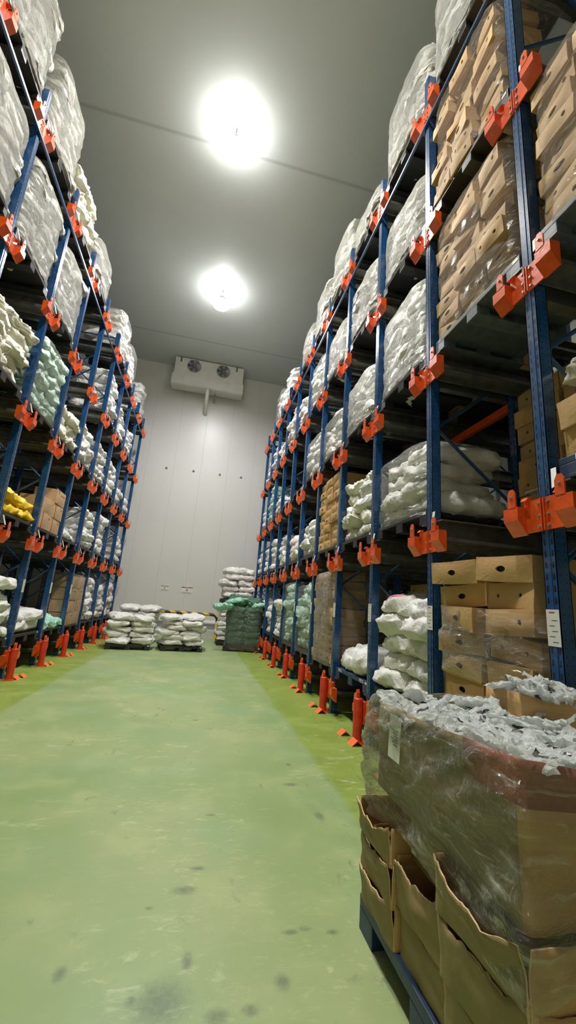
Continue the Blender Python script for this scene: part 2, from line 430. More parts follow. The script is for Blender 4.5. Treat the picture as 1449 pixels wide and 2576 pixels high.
pp = MB().path([(0.02, .10, .06), (0.02, .10, -.20), (.02, .12, -.32), (.02, .22, -.44), (.02, .42, -.60), (.02, .88, -.80)], .085, 14)
pp.build('drain_pipe', M['cooler'], ck)
MB().tube((.36, .45, -.18), (.36, .45, .05), .03).tube((.36, .45, -.16), (.36, .88, -.16), .03).build('refrigerant_pipe', M['galv'], ck)

# ------------------------------------------------------------------ signs
def sign(x0, x1, z0, z1, label):
    r = empty('warning_sign', ((x0 + x1) / 2, YB, z0)); w = x1 - x0; h = z1 - z0
    MB().box(-w / 2, -.012, 0, w / 2, 0, h).build('sign_plate', M['whitepaint'], r)
    b = MB(); b.box(-w / 2, -.014, h * .87, -w * .22, -.012, h, 0); b.box(w * .22, -.014, h * .87, w / 2, -.012, h, 0)
    b.box(-w * .22, -.014, h * .85, w * .22, -.012, h * .97, 1); b.build('header_band', [M['ink'], M['redink']], r)
    p = MB(); n = 20; rr = h * .23
    vs = [(q * math.cos(2 * PI * k / n), -.0135, h * .50 + q * math.sin(2 * PI * k / n)) for q in (rr, rr * .86) for k in range(n)]
    p.add(vs, [(k, (k + 1) % n, n + (k + 1) % n, n + k) for k in range(n)], 1)
    p.add([(rr * .42 * math.cos(2 * PI * k / n), -.0136, h * .50 + rr * .5 * math.sin(2 * PI * k / n)) for k in range(n)], [list(range(n))], 0)
    p.build('pictogram', [M['ink'], M['redink']], r)
    MB().box(-w * .40, -.0135, h * .09, w * .40, -.012, h * .17).build('caption_line', M['greypaint'], r)
    tag(r, label, 'sign', 'warning signs on the back wall')
sign(-1.511, -1.20, 1.79, 1.965, 'smaller white warning sign on back wall, left of the pair')
sign(-.679, -.223, 1.735, 1.985, 'larger white warning sign on back wall, right of the pair')

# ------------------------------------------------------------------ hazard barrier
b = MB(); pts = []
def hoop(x0, x1, y, h, r, n=8):
    p = [(x0, y, 0), (x0, y, h - r)]
    p += [(x0 + r - r * math.cos(a), y, h - r + r * math.sin(a)) for a in [PI / 2 * k / n for k in range(1, n + 1)]]
    p += [(x1 - r + r * math.sin(a), y, h - r + r * math.cos(a)) for a in [PI / 2 * k / n for k in range(0, n + 1)]]
    return p + [(x1, y, h - r), (x1, y, 0)]
o = MB().path(hoop(-1.56, .91, 17.0, .96, .22), .062, 14).build('barrier_rail', M['hazard'])
tag(o, 'yellow and black striped hoop barrier before back wall', 'barrier')
bo = empty('guard_bollard', (1.06, 16.55, 0))
MB().lathe([(.0, .30), (.05, .30), (.065, .27), (.065, .17)], 16).build('yellow_cap', M['yellow'], bo)
MB().lathe([(.065, .17), (.065, .0), (.0, .0)], 16).build('post', M['ink'], bo)
tag(bo, 'short yellow topped guard bollard beside green pallet', 'bollard')

# ------------------------------------------------------------------ rack frames
def make_guide(sgn):
    g = MB()
    ys = lambda a, b: (min(sgn * a, sgn * b), max(sgn * a, sgn * b))
    a, b_ = ys(.008, .165); g.box(-.014, a, -.135, -.002, b_, .09)
    a, b_ = ys(.008, .016); g.box(-.030, a, -.135, -.014, b_, .09)               # lip along the post
    a, b_ = ys(.150, .285)
    g.prism([(0, .05), (-.085, .05), (-.085, -.045), (-.012, -.145), (0, -.145)], 1, a, b_)
    a, b_ = ys(.165, .235)                                                        # upright tongue
    g.prism([(a, .05), (b_, .05), (b_, .15), (b_ - .02, .185), (a + .02, .185), (a, .15)], 0, -.088, -.076)
    a, b_ = ys(.110, .160); g.prism([(-.002, .09), (-.05, .09), (-.03, .115), (-.002, .12)], 1, a, b_)
    g.box(-.070, min(sgn * .166, sgn * .27), -.04, -.004, max(sgn * .166, sgn * .27), -.0395, 0)
    return g
def upright_post(mb, x):
    # omega section: face, two webs, two returns
    w = .05
    mb.box(x, -w, 0, x + .004, w, TOP)
    mb.box(x + .0, -w, 0, x + .10, -w + .005, TOP); mb.box(x, w - .005, 0, x + .10, w, TOP)
    mb.box(x + .095, -w, 0, x + .10, -w + .03, TOP); mb.box(x + .095, w - .03, 0, x + .10, w, TOP)
    mb.box(x - .004, -.012, 0, x, .012, TOP)
def make_frame():
    r = empty('rack_frame')
    for k, x in enumerate((0, 1.05, 2.45, 3.5)):
        mb = MB(); upright_post(mb, 0)
        mb.box(-.04, -.08, 0, .14, .08, .012)
        p = mb.build('front_post' if k == 0 else 'rear_post', M['blue'], r, (x, 0, 0))
    for base in (0.10, 2.55):
        z = .35; up = True
        while z + .78 < TOP:
            a = (base, 0, z) if up else (base + .95, 0, z); c_ = (base + .95, 0, z + .78) if up else (base, 0, z + .78)
            MB().tube(a, c_, .019, n=6, smooth=False).build('diagonal_brace', M['blueplain'], r)
            z += .80; up = not up
        for zz in (.25, 4.4, TOP - .14):
            MB().tube((base, 0, zz), (base + .95, 0, zz), .019, n=6, smooth=False).build('cross_brace', M['blueplain'], r)
    for lv in LV:
        z = LV[lv]
        for sgn in (-1, 1):
            gd = make_guide(sgn).build('rail_guide', M['orange'], r, (0, 0, z))
            for bz in (.055, -.03, -.105): MB().tube((-.014, sgn * .036, bz), (-.027, sgn * .036, bz), .012, .009, 8).build('bolt', M['galv'], gd)
            MB().tube((-.088, sgn * .2, .125), (-.10, sgn * .2, .125), .011, .008, 8).build('bolt', M['galv'], gd)
            rl = MB()
            ya, yb = sorted((sgn * .060, sgn * .074)); rl.box(.02, ya, -.10, 3.7, yb, PB)
            ya, yb = sorted((sgn * .060, sgn * .185)); rl.box(.02, ya, PB - .016, 3.7, yb, PB - .004)
            ya, yb = sorted((sgn * .060, sgn * .215)); rl.box(.02, ya, -.045, 3.7, yb, -.035)
            ya, yb = sorted((sgn * .205, sgn * .215)); rl.box(.02, ya, -.045, 3.7, yb, .0)
            rl.build('pallet_rail', M['rail'], r, (0, 0, z))
        tg = MB(); tg.add([(-.02, -.13, .30), (-.02, -.17, .30), (-.06, -.205, .16), (-.06, -.165, .15), (-.024, -.13, .30), (-.024, -.17, .30), (-.064, -.205, .16), (-.064, -.165, .15)],
                          [(0, 1, 2, 3), (7, 6, 5, 4), (0, 4, 5, 1), (1, 5, 6, 2), (2, 6, 7, 3), (3, 7, 4, 0)])
        if lv > 1: tg.build('marker_tag', M['tag'], r, (.012, .055, z - .03))
    lb = MB(); lb.box(-.007, -.048, 1.43, -.0045, .048, 1.655, 0)
    lb.box(-.0076, -.015, 1.633, -.007, .025, 1.641, 2)
    for q in range(5): lb.box(-.0076, -.030 + (q % 2) * .02, 1.585 - q * .033, -.007, .010 + (q % 2) * .02, 1.589 - q * .033, 1)
    lp = lb.build('label_plate', [M['whitepaint'], M['ink'], M['redink']], r); lp['label'] = 'white location label with dark lines'
    return r
FR = make_frame()
for i, y in enumerate(UR):
    copies(FR, (XR, y, 0), (0, 0, 0), 'blue upright frame with orange rail guides, %s from camera in right rack' % ordn(i), 'upright frames of the right rack', 'rack frame')
for i, y in enumerate(ULn):
    copies(FR, (XL, y, 0), (0, 0, PI), 'blue upright frame with orange rail guides, %s from camera in left rack' % ordn(i), 'upright frames of the left rack', 'rack frame')
# long ties under the top level
o = MB().box(XR - .035, UR[0] - .1, 7.845, XR - .005, UR[-1] + .06, 7.885).build('tie_beam', M['blueplain'])
tag(o, 'long thin blue tie beam along top of right rack', 'tie beam', 'rack tie beams')
o = MB().box(XL + .005, ULn[0] - .8, 7.885, XL + .035, ULn[-1] + .06, 7.925).build('tie_beam', M['blueplain'])
tag(o, 'long thin blue tie beam along top of left rack', 'tie beam', 'rack tie beams')
o = MB().box(XR + 1.155, 3.66, 4.02, XR + 1.215, 6.3, 4.12).build('stop_beam', M['orange'])
tag(o, 'orange beam deep inside right rack above second tier', 'beam')

# guard posts and floor angles
def make_post():
    r = empty('guard_post')
    MB().lathe([(.0, .50), (.052, .50), (.058, .485), (.058, .01)], 14).build('post_tube', M['red'], r)
    t_ = MB().prism([(.0, .46), (.03, .46), (.03, .56), (.015, .60), (.0, .56)], 0, -.02, .02); t_.build('post_tongue', M['orange'], r)
    bs = MB().bbox(-.09, -.08, 0, .09, .08, .014); bs.build('base_plate', M['orange'], r)
    a = MB(); a.prism([(-.075, 0), (0, .062), (.075, 0), (.066, 0), (0, .052), (-.066, 0)], 1, -.09, .06)
    a.build('base_angle', M['orangebright'], r, (-.055, -.07, 0))
    w = MB(); w.prism([(.058, .22), (.058, .46), (.12, .46), (.14, .20), (.12, .17)], 1, -.035, .035); w.build('side_gusset', M['orange'], r)
    return r
GP = make_post()
FA = MB(); FA.prism([(-.072, 0), (0, .060), (.072, 0), (.063, 0), (0, .050), (-.063, 0)], 1, -.07, .07)
FAo = FA.build('floor_angle', M['orangebright'])
for i, y in enumerate(UR):
    if i < 3: continue
    copies(GP, (XR - .105, y + .05, 0), (0, 0, 0), 'red orange guard post bolted to floor before %s right rack upright' % ordn(i), 'guard posts along the right rack', 'guard post')
    copies(FAo, (XR - .165, y + .34, 0), (0, 0, 0), 'small orange floor angle beside %s right rack guard post' % ordn(i), 'orange floor angles along the right rack', 'floor angle')
for i, y in enumerate(ULn):
    if i < 2: continue
    copies(GP, (XL + .15, y - .15, 0), (0, 0, PI), 'red orange guard post bolted to floor before %s left rack upright' % ordn(i), 'guard posts along the left rack', 'guard post')
    copies(FAo, (XL + .235, y + .13, 0), (0, 0, 0), 'small orange floor angle beside %s left rack guard post' % ordn(i), 'orange floor angles along the left rack', 'floor angle')

# ------------------------------------------------------------------ pallets
def text_mesh(txt, size):
    cu = bpy.data.curves.new('lettering_curve', 'FONT'); cu.body = txt; cu.size = size; cu.extrude = .001; cu.align_x = 'CENTER'
    to = bpy.data.objects.new('lettering_source', cu); COL.objects.link(to)
    me = bpy.data.meshes.new_from_object(to.evaluated_get(bpy.context.evaluated_depsgraph_get()))
    bpy.data.objects.remove(to); bpy.data.curves.remove(cu); return me
def make_pallet(mat, text=False, w=1.2, d=1.0):
    r = empty('pallet')
    t_ = MB(); t_.bbox(0, -w / 2, .10, d, w / 2, PH, .006)
    t_.build('top_deck', mat, r)
    for y in (-w / 2 + .075, 0, w / 2 - .075):
        sk = MB()
        for x in (0, d / 2 - .07, d - .14): sk.bbox(x, y - .075, .025, x + .14, y + .075, .10, .005)
        sk.bbox(0, y - .075, 0, d, y + .075, .028, .004)
        sk.build('skid', mat, r)
    st = MB(); st.box(-.001, -w / 2 + .02, .11, 0, -w / 2 + .075, .14); st.build('label_sticker', M['tag'], r)
    if text:
        me = text_mesh('METS', .058); me.materials.append(M['whitepaint'])
        o = obj('lettering', me, r, (-.002, -w / 2 + .19, .108), (PI / 2, 0, -PI / 2)); o['label'] = 'white METS lettering'
        o = obj('lettering', me, r, (-.002, w / 2 - .19, .108), (PI / 2, 0, -PI / 2)); o['label'] = 'white METS lettering'
    return r
PAL = {'k': make_pallet(M['black']), 'b': make_pallet(M['palletblue'], True), 'g': make_pallet(M['palletgrey'])}
PNAME = {'k': 'black plastic', 'b': 'dark blue plastic', 'g': 'slate grey plastic'}

# ------------------------------------------------------------------ sacks
def pillow(name, seed, sx, sy, h, nx=34, ny=26, wr=1., mat=None, ears=1.):
    """stuffed sack lying flat; x depth from 0 to sx, y centred, z from about 0 up to h"""
    R = random.Random(seed); off = Vector((R.uniform(0, 50), R.uniform(0, 50), R.uniform(0, 50)))
    vs = []; idx = {}
    def pt(u, v, sg):
        a = 1 - abs(u) ** 4.6; b_ = 1 - abs(v) ** 4.2
        prof = max(0, a * b_) ** .46 * (.86 + .14 * (1 - u * u) * (1 - v * v))
        ck_ = 1 - .13 * (u * u * v * v) ** 2
        x = sx * .5 * u * ck_ * (1 - .03 * ears * (1 - v * v) * abs(u)); y = sy * .5 * v * ck_ * (1 - .05 * ears * (1 - u * u) * abs(v))
        z = sg * h * .5 * prof * (1. if sg > 0 else .82)
        p = Vector((x, y, z))
        q = p * 3.2 + off
        d = noise.noise_vector(q) * .042 * wr + noise.noise_vector(q * .5 + off) * .03 * wr + noise.noise_vector(q * 2.3 + off) * .016 * wr
        cr = 1 - abs(noise.noise(Vector((x * 5, y * 5, z * 9)) + off)) * 2
        cr2 = 1 - abs(noise.noise(Vector((x * 13, y * 11, z * 16)) + off * 1.7)) * 2
        rd = (.024 * max(0, cr) ** 3 + .009 * max(0, cr2) ** 2) * wr
        n_ = Vector((u * .9, v * .9, sg * prof)).normalized() if (abs(u) + abs(v) + prof) > 0 else Vector((0, 0, 1))
        e = max(abs(u), abs(v)); flop = (e > .92) * (e - .92) * R_f
        return p + d - n_ * (.01 - rd) + Vector((0, 0, -flop * .25))
    R_f = R.uniform(-1, 1.6)
    us = [math.sin((i / nx - .5) * PI * .98) / math.sin(PI * .49) for i in range(nx + 1)]
    wv = [math.sin((j / ny - .5) * PI * .98) / math.sin(PI * .49) for j in range(ny + 1)]
    for sg in (1, -1):
        for i in range(nx + 1):
            for j in range(ny + 1):
                rim = i in (0, nx) or j in (0, ny)
                if rim and sg == -1: idx[(sg, i, j)] = idx[(1, i, j)]; continue
                idx[(sg, i, j)] = len(vs); p = pt(us[i], wv[j], sg); vs.append((p.x + sx / 2, p.y, p.z + h * .42))
    fs = []
    for sg in (1, -1):
        for i in range(nx):
            for j in range(ny):
                q = [idx[(sg, i, j)], idx[(sg, i + 1, j)], idx[(sg, i + 1, j + 1)], idx[(sg, i, j + 1)]]
                fs.append(q if sg > 0 else q[::-1])
    mb = MB(); mb.add(vs, fs, 0, True)
    return mb.mesh(name, mat)
def sackset(mat, n, seed, sx=.95, sy=.66, h=.30, wr=1.): return [pillow('sack_mesh', seed + k, sx, sy, h, wr=wr * (1 + .25 * (k % 3)), mat=mat) for k in range(n)]
SK = {'W': sackset(M['white'], 6, 10), 'c': sackset(M['cream'], 5, 40, wr=1.5), 'p': sackset(M['pinkwhite'], 4, 60), 'g': sackset(M['greywhite'], 5, 220, wr=1.2),
      'G': sackset(M['palegreen'], 5, 80, wr=1.3), 'Y': sackset(M['yellow'], 3, 120, wr=1.2), 'D': sackset(M['darkgreen'], 3, 140, wr=1.2),
      'M': sackset(M['mint'], 3, 160, wr=1.6)}
SNAME = {'W': 'white', 'c': 'cream', 'p': 'pinkish white', 'g': 'greyish white', 'G': 'pale green', 'Y': 'yellow', 'D': 'dark green', 'M': 'mint green'}
SPEC = []     # white family sacks: kept back so that only the 300 largest in view become single objects
CAM = Vector((0, 0, CZ))
def put_sack(code, loc, rz, sc, label, group):
    me = rnd.choice(SK[code])
    SPEC.append((code, me, Vector(loc), (rnd.uniform(-.07, .07), rnd.uniform(-.08, .08), rz), sc, label, group))

# ------------------------------------------------------------------ cartons
def carton(name, w, d, h, holes, seed, mat, warp=.010):
    """front (with hand holes) faces -x at x=0"""
    R = random.Random(seed); off = Vector((R.uniform(0, 50), R.uniform(0, 50), R.uniform(0, 50)))
    mb = MB()
    def W(p):
        p = Vector(p); q = p * 4 + off
        n_ = noise.noise_vector(q) * warp + noise.noise_vector(q * .5) * warp * 1.5
        bulge = -.012 * math.cos(p.y / w * PI) * math.sin(max(0, min(1, p.z / h)) * PI)
        return (p.x + n_.x + (bulge if p.x < d * .5 else -bulge * .5), p.y + n_.y * .7, p.z + n_.z * .45)
    def ring_face(cy, cz, hy, hz, ra, rb):
        n = 32; K = 4; vs = []
        for k in range(n):
            a = 2 * PI * k / n; ca, sa = math.cos(a), math.sin(a)
            ix, iz = ra * ca, rb * sa
            t_ = min(hy / max(1e-6, abs(ca)), hz / max(1e-6, abs(sa)))
            ox, oz = ca * t_, sa * t_
            # snap to the corners
            for q in range(K + 1):
                f = q / K; vs.append((0, cy + ix + (ox - ix) * f, cz + iz + (oz - iz) * f))
        corners = []
        fs = [(k * (K + 1) + q, k * (K + 1) + q + 1, ((k + 1) % n) * (K + 1) + q + 1, ((k + 1) % n) * (K + 1) + q) for k in range(n) for q in range(K)]
        mb.add([W(p) for p in vs], fs, 0, False)
        for (sy, sz) in ((1, 1), (1, -1), (-1, -1), (-1, 1)):
            c_ = (0, cy + sy * hy, cz + sz * hz)
            a = math.atan2(sz * hz, sy * hy) % (2 * PI); k0 = int(a / (2 * PI) * n) % n; k1 = (k0 + 1) % n
            mb.add([W(vs[k0 * (K + 1) + K]), W(c_), W(vs[k1 * (K + 1) + K])], [(0, 1, 2)], 0)
        inn = [vs[k * (K + 1)] for k in range(n)]; dp = .014
        mb.add([W(p) for p in inn] + [(W(p)[0] + dp, W(p)[1], W(p)[2]) for p in inn], [(k, (k + 1) % n, n + (k + 1) % n, n + k) for k in range(n)], 0)
        mb.add([(W(p)[0] + dp + .012, W(p)[1] * 1.0, W(p)[2]) for p in [(0, cy + (p[1] - cy) * 1.6, cz + (p[2] - cz) * 1.6) for p in inn]], [list(range(n))], 1)
    def grid(o_, a, b_, na, nb):
        vs = [W(Vector(o_) + Vector(a) * (i / na) + Vector(b_) * (j / nb)) for i in range(na + 1) for j in range(nb + 1)]
        mb.add(vs, [(i * (nb + 1) + j, (i + 1) * (nb + 1) + j, (i + 1) * (nb + 1) + j + 1, i * (nb + 1) + j + 1) for i in range(na) for j in range(nb)], 0)
    if holes == 1: ring_face(0, h * .60, w / 2, h * .60 if False else h / 2, .05, .024) if False else ring_face(0, h / 2, w / 2, h / 2, .048, .024)
    elif holes == 2:
        ring_face(-w / 4, h / 2, w / 4, h / 2, .019, .017); ring_face(w / 4, h / 2, w / 4, h / 2, .019, .017)
    elif holes == 3:
        ring_face(-w / 4, h / 2, w / 4, h / 2, .02, .022); grid((0, 0, 0), (0, w / 2, 0), (0, 0, h), 6, 6)
    else: grid((0, -w / 2, 0), (0, w, 0), (0, 0, h), 8, 6)
    grid((d, -w / 2, 0), (0, w, 0), (0, 0, h), 6, 5); grid((0, -w / 2, 0), (d, 0, 0), (0, 0, h), 7, 6); grid((0, w / 2, 0), (d, 0, 0), (0, 0, h), 7, 6)
    grid((0, -w / 2, h), (d, 0, 0), (0, w, 0), 7, 7); grid((0, -w / 2, 0), (d, 0, 0), (0, w, 0), 4, 4)
    return mb.mesh(name, [mat, M['dark']])
CT = {}
def cartonset(key, w, d, h, mat, warp=.010, holes=(1, 2, 3, 1, 2, 0)):
    CT[key] = [(carton('carton_mesh', w, d, h, hl, 200 + k * 7 + len(CT) * 31, mat, warp), hl) for k, hl in enumerate(holes)]
cartonset('wide', .575, .55, .195, M['card'], .010, (1, 2, 1, 3, 1, 2))
cartonset('third', .385, .50, .175, M['card'], .014)
cartonset('small', .385, .55, .150, M['card'], .010)
cartonset('strap', .56, .42, .30, M['cardpale'], .005, (0, 0, 0))
HN = {0: 'plain brown carton', 1: 'carton with oval hand hole', 2: 'carton with two round holes', 3: 'carton with one small hole'}
BAYWORDS = {}
def bayname(side, i): return '%s %s rack bay' % (ordn(i), 'right' if side > 0 else 'left')

# ------------------------------------------------------------------ stretch film
def film_shell(name, w, d, h, seed, mat, tuck=.0, amp=.022, nz=18, nth=72, round_=5., top=True):
    R = random.Random(seed); off = Vector((R.uniform(0, 50), R.uniform(0, 50), R.uniform(0, 50))); mb = MB(); vs = []
    def P(th, z, k):
        ca, sa = math.cos(th), math.sin(th)
        r = (abs(ca) ** round_ + abs(sa) ** round_) ** (-1 / round_)
        p = Vector((r * ca * d / 2 * k, r * sa * w / 2 * k, z))
        nz_ = noise.noise(Vector((p.x * 2.5, p.y * 2.5, z * 9)) + off) * amp + noise.noise(Vector((p.x * 8, p.y * 8, z * 14)) + off) * amp * .5
        rid = max(0, 1 - abs(noise.noise(Vector((p.x * 4 + z * 3, p.y * 4, z * 5)) + off)) * 3.) ** 2 * amp * .6
        n_ = Vector((ca, sa, 0)); p += n_ * (nz_ + rid)
        return (p.x + d / 2, p.y, p.z)
    lev = []
    for i in range(nz + 1):
        f = i / nz; lev.append((h * f * .96, 1. - tuck * max(0, f - .6)))
    if top: lev += [(h * .985, .93), (h * 1.0, .80), (h * 1.01, .45), (h * 1.012, .02)]
    for z, k in lev:
        for t_ in range(nth): vs.append(P(2 * PI * t_ / nth, z, k))
    mb.add(vs, [(i * nth + t_, i * nth + (t_ + 1) % nth, (i + 1) * nth + (t_ + 1) % nth, (i + 1) * nth + t_) for i in range(len(lev) - 1) for t_ in range(nth)], 0, True)
    return mb.mesh(name, mat)

# ------------------------------------------------------------------ loads on the racks
def place(side, bay, lv, depth, lat):
    U = UR if side > 0 else ULn
    yc = (U[bay] + U[bay + 1]) / 2
    return ((XR + .03 + depth) if side > 0 else (XL - .03 - depth), yc + lat * side, LV[lv] + PB)
def rotz(side): return 0 if side > 0 else PI
def pallet(side, bay, lv, code='k', depth=0., note=''):
    p = copies(PAL[code], place(side, bay, lv, depth, 0), (0, 0, rotz(side)),
               '%s pallet on rails%s, %s tier, %s' % (PNAME[code], note, TIER[lv], bayname(side, bay)), 'pallets on the %s rack' % ('right' if side > 0 else 'left'), 'pallet')
def sacks(side, bay, lv, code, h, film=None, pal='k', cols=2, base=None, depth=0., note=''):
    """stack of sacks, cols wide, to height h; code may mix letters"""
    if base is None: pallet(side, bay, lv, pal, depth); base = PH
    lh = .205; n = max(1, round(h / lh)); lh = h / n
    for k in range(n):
        for c_ in range(cols):
            x, y, z = place(side, bay, lv, depth + rnd.uniform(-.05, .07), (c_ - (cols - 1) / 2) * (1.14 / cols) + rnd.uniform(-.04, .04))
            cd = code[(k * cols + c_ + rnd.randrange(len(code))) % len(code)]
            sc = (1., (1.14 / cols) / .60 * rnd.uniform(.93, 1.04), lh / .205 * rnd.uniform(.96, 1.14))
            cn = ('left' if (c_ == 0) == (side < 0) else 'right') if cols == 2 else 'single'
            put_sack(cd, (x, y, z + base + k * lh - .012), rotz(side) + rnd.uniform(-.11, .11), sc,
                     '%s sack, %s column, %s layer up, %s tier, %s' % (SNAME[cd], cn, ordn(k), TIER[lv], bayname(side, bay)),
                     'sacks on the %s rack' % ('right' if side > 0 else 'left'))
    if film: wrap(side, bay, lv, h + .03, film, depth)
FSEED = [500]
def wrapband(side, bay, lv, z0, z1, kind='filmfront'):
    FSEED[0] += 1
    me = film_shell('stretch_film', 1.24, .68, z1 - z0, FSEED[0], M[kind], top=False, amp=.03)
    x, y, z = place(side, bay, lv, -.045, .02)
    o = obj('stretch_film', me, None, (x, y, z + PH + z0), (.03, -.0, rotz(side)))
    tag(o, 'band of clear stretch film round middle of the cartons, %s tier, %s' % (TIER[lv], bayname(side, bay)), 'film', 'stretch film on the racks')
def wrap(side, bay, lv, h, kind='film', depth=0., w=1.26, d=1.06):
    FSEED[0] += 1
    me = film_shell('stretch_film', w, d, h + .06, FSEED[0], M[kind])
    x, y, z = place(side, bay, lv, depth - .045, 0)
    o = obj('stretch_film', me, None, (x, y, z + PH - .05), (0, 0, rotz(side)))
    tag(o, 'wrinkled clear stretch film around the load, %s tier, %s' % (TIER[lv], bayname(side, bay)), 'film', 'stretch film on the racks')
def cartons(side, bay, lv, key, cols, layers, film=None, pal='k', depth=0., mess=1., filmh=None, note='', skip=(), shift=0., sw=1.):
    pallet(side, bay, lv, pal, depth, note)
    sets = CT[key]; me0 = sets[0][0]
    w = {'wide': .575, 'third': .385, 'small': .385, 'strap': .56}[key]; h = {'wide': .195, 'third': .175, 'small': .150, 'strap': .30}[key]
    for k in range(layers):
        for c_ in range(cols):
            if (k, c_) in skip: continue
            me, hl = rnd.choice(sets)
            x, y, z = place(side, bay, lv, depth + rnd.uniform(-.02, .04) * mess, shift * side + (c_ - (cols - 1) / 2) * (w + .012) * sw + rnd.uniform(-.012, .012) * mess)
            o = obj('carton', me, None, (x, y, z + PH + k * h + .002), (rnd.uniform(-.035, .035) * mess, rnd.uniform(-.03, .03) * mess, rotz(side) + rnd.uniform(-.08, .08) * mess), (1., sw * (1 - rnd.uniform(0, .11) * (mess > .5)), rnd.uniform(.94, 1.03)))
            cc = c_ if side < 0 else cols - 1 - c_
            cn = {2: ['left', 'right'], 3: ['left', 'middle', 'right']}[cols][cc]
            nm = HN[hl] if key != 'strap' else 'tan carton with red strap'
            tag(o, '%s, %s column, %s layer, %s tier, %s' % (nm, cn, ordn(k), TIER[lv], bayname(side, bay)), 'carton', 'cartons on the %s rack' % ('right' if side > 0 else 'left'))
            if key == 'strap':
                MB().box(-.004, .15, -.002, .42, .175, .302).build('strap', M['redink'], o)
                pr = MB(); pr.box(-.006, -.20, .20, -.004, -.09, .225); pr.box(-.006, -.06, .20, -.004, .05, .225); pr.build('printed_mark', M['brownink'], o)
    if film: wrap(side, bay, lv, filmh or (layers * h + .03), film, depth)

R_, L_ = 1, -1
# right rack, bay 0 nearest
cartons(R_, 0, 2, 'wide', 2, 2, None, 'b')
sacks(R_, 0, 2, 'c', .33, None, base=PH + .40); 
cartons(R_, 0, 3, 'third', 3, 8, 'film', 'g', mess=1.3)
cartons(R_, 1, 1, 'wide', 2, 7, None, 'k', mess=1.9, shift=.03)
wrapband(R_, 1, 1, .42, .98)
cartons(R_, 1, 2, 'wide', 2, 7, 'film', 'k', depth=.95, note=' pushed back')
cartons(R_, 1, 3, 'third', 3, 8, 'film', 'g', mess=2.2, shift=.05, sw=.93)
cartons(R_, 1, 4, 'third', 3, 8, 'film', 'k', mess=2.2, shift=.06, sw=.93)
sacks(R_, 1, 5, 'g', 1.3, 'filmheavy')
sacks(R_, 2, 1, 'W', 1.02)
sacks(R_, 2, 2, 'W', .80, 'film')
sacks(R_, 2, 3, 'W', 1.10, 'filmheavy')
sacks(R_, 2, 4, 'g', .85, 'filmheavy')
sacks(R_, 2, 5, 'g', 1.30, 'filmheavy')
sacks(R_, 3, 1, 'W', .30, None, 'b')
sacks(R_, 3, 2, 'Wc', .95)
sacks(R_, 3, 3, 'W', .80, 'filmheavy')
sacks(R_, 3, 4, 'g', .90, 'filmheavy')
sacks(R_, 3, 5, 'g', .45, 'filmheavy')
cartons(R_, 4, 1, 'small', 3, 10, 'filmheavy')
cartons(R_, 4, 2, 'small', 3, 9, None)
sacks(R_, 4, 3, 'W', .75, 'film'); sacks(R_, 4, 4, 'g', .85, 'filmheavy'); sacks(R_, 4, 5, 'g', 1.25, 'filmheavy')
sacks(R_, 5, 1, 'G', 1.30, 'film'); sacks(R_, 5, 2, 'W', .75); sacks(R_, 5, 3, 'W', .85, 'film'); sacks(R_, 5, 4, 'W', 1.0, 'film', 'b'); sacks(R_, 5, 5, 'g', 1.05, 'filmheavy')
sacks(R_, 6, 1, 'G', 1.40, 'film'); sacks(R_, 6, 2, 'p', .65); pallet(R_, 6, 3); sacks(R_, 6, 4, 'p', .85); sacks(R_, 6, 5, 'g', .85, 'filmheavy')
sacks(R_, 7, 1, 'W', .95); sacks(R_, 7, 2, 'W', .80); pallet(R_, 7, 3); sacks(R_, 7, 4, 'p', 1.0); pallet(R_, 7, 5)
sacks(R_, 8, 1, 'W', .85); sacks(R_, 8, 2, 'W', .95); sacks(R_, 8, 3, 'W', .45); sacks(R_, 8, 4, 'p', .5); sacks(R_, 8, 5, 'W', 1.25)
sacks(R_, 9, 1, 'W', 1.0); sacks(R_, 9, 2, 'W', .8); sacks(R_, 9, 3, 'G', 1.15); sacks(R_, 9, 4, 'W', .85); sacks(R_, 9, 5, 'W', 1.15, 'film')
sacks(R_, 10, 1, 'W', .8); sacks(R_, 10, 2, 'W', .8); sacks(R_, 10, 3, 'W', .6); sacks(R_, 10, 4, 'W', .7)
# left rack, bay 0 nearest
sacks(L_, 0, 5, 'g', 1.45, 'filmheavy'); sacks(L_, 0, 4, 'g', 1.30, 'filmheavy'); sacks(L_, 0, 3, 'c', 1.0)
sacks(L_, 1, 5, 'g', 1.35, 'filmheavy'); sacks(L_, 1, 4, 'g', 1.35, 'filmheavy'); sacks(L_, 1, 3, 'c', .95); sacks(L_, 1, 2, 'Y', .35)
sacks(L_, 2, 5, 'c', 1.05); sacks(L_, 2, 4, 'g', 1.25, 'filmheavy'); sacks(L_, 2, 3, 'G', 1.25, 'film'); sacks(L_, 2, 2, 'Y', .38); sacks(L_, 2, 1, 'W', .95)
sacks(L_, 3, 5, 'g', .85, 'filmheavy'); sacks(L_, 3, 3, 'c', .70); cartons(L_, 3, 2, 'strap', 2, 3, skip=((2, 1),), mess=.3); sacks(L_, 3, 1, 'W', .38)
sacks(L_, 4, 3, 'W', .90); sacks(L_, 4, 2, 'W', .20); sacks(L_, 4, 1, 'M', .20)
sacks(L_, 5, 5, 'W', 1.20, 'film'); sacks(L_, 5, 4, 'W', 1.25); sacks(L_, 5, 3, 'W', .95); sacks(L_, 5, 2, 'W', .95); cartons(L_, 5, 1, 'strap', 2, 4, 'film', mess=.3)
sacks(L_, 6, 5, 'W', 1.05, 'film'); sacks(L_, 6, 4, 'W', .85); sacks(L_, 6, 3, 'W', .90); sacks(L_, 6, 2, 'W', 1.1); sacks(L_, 6, 1, 'W', 1.2)
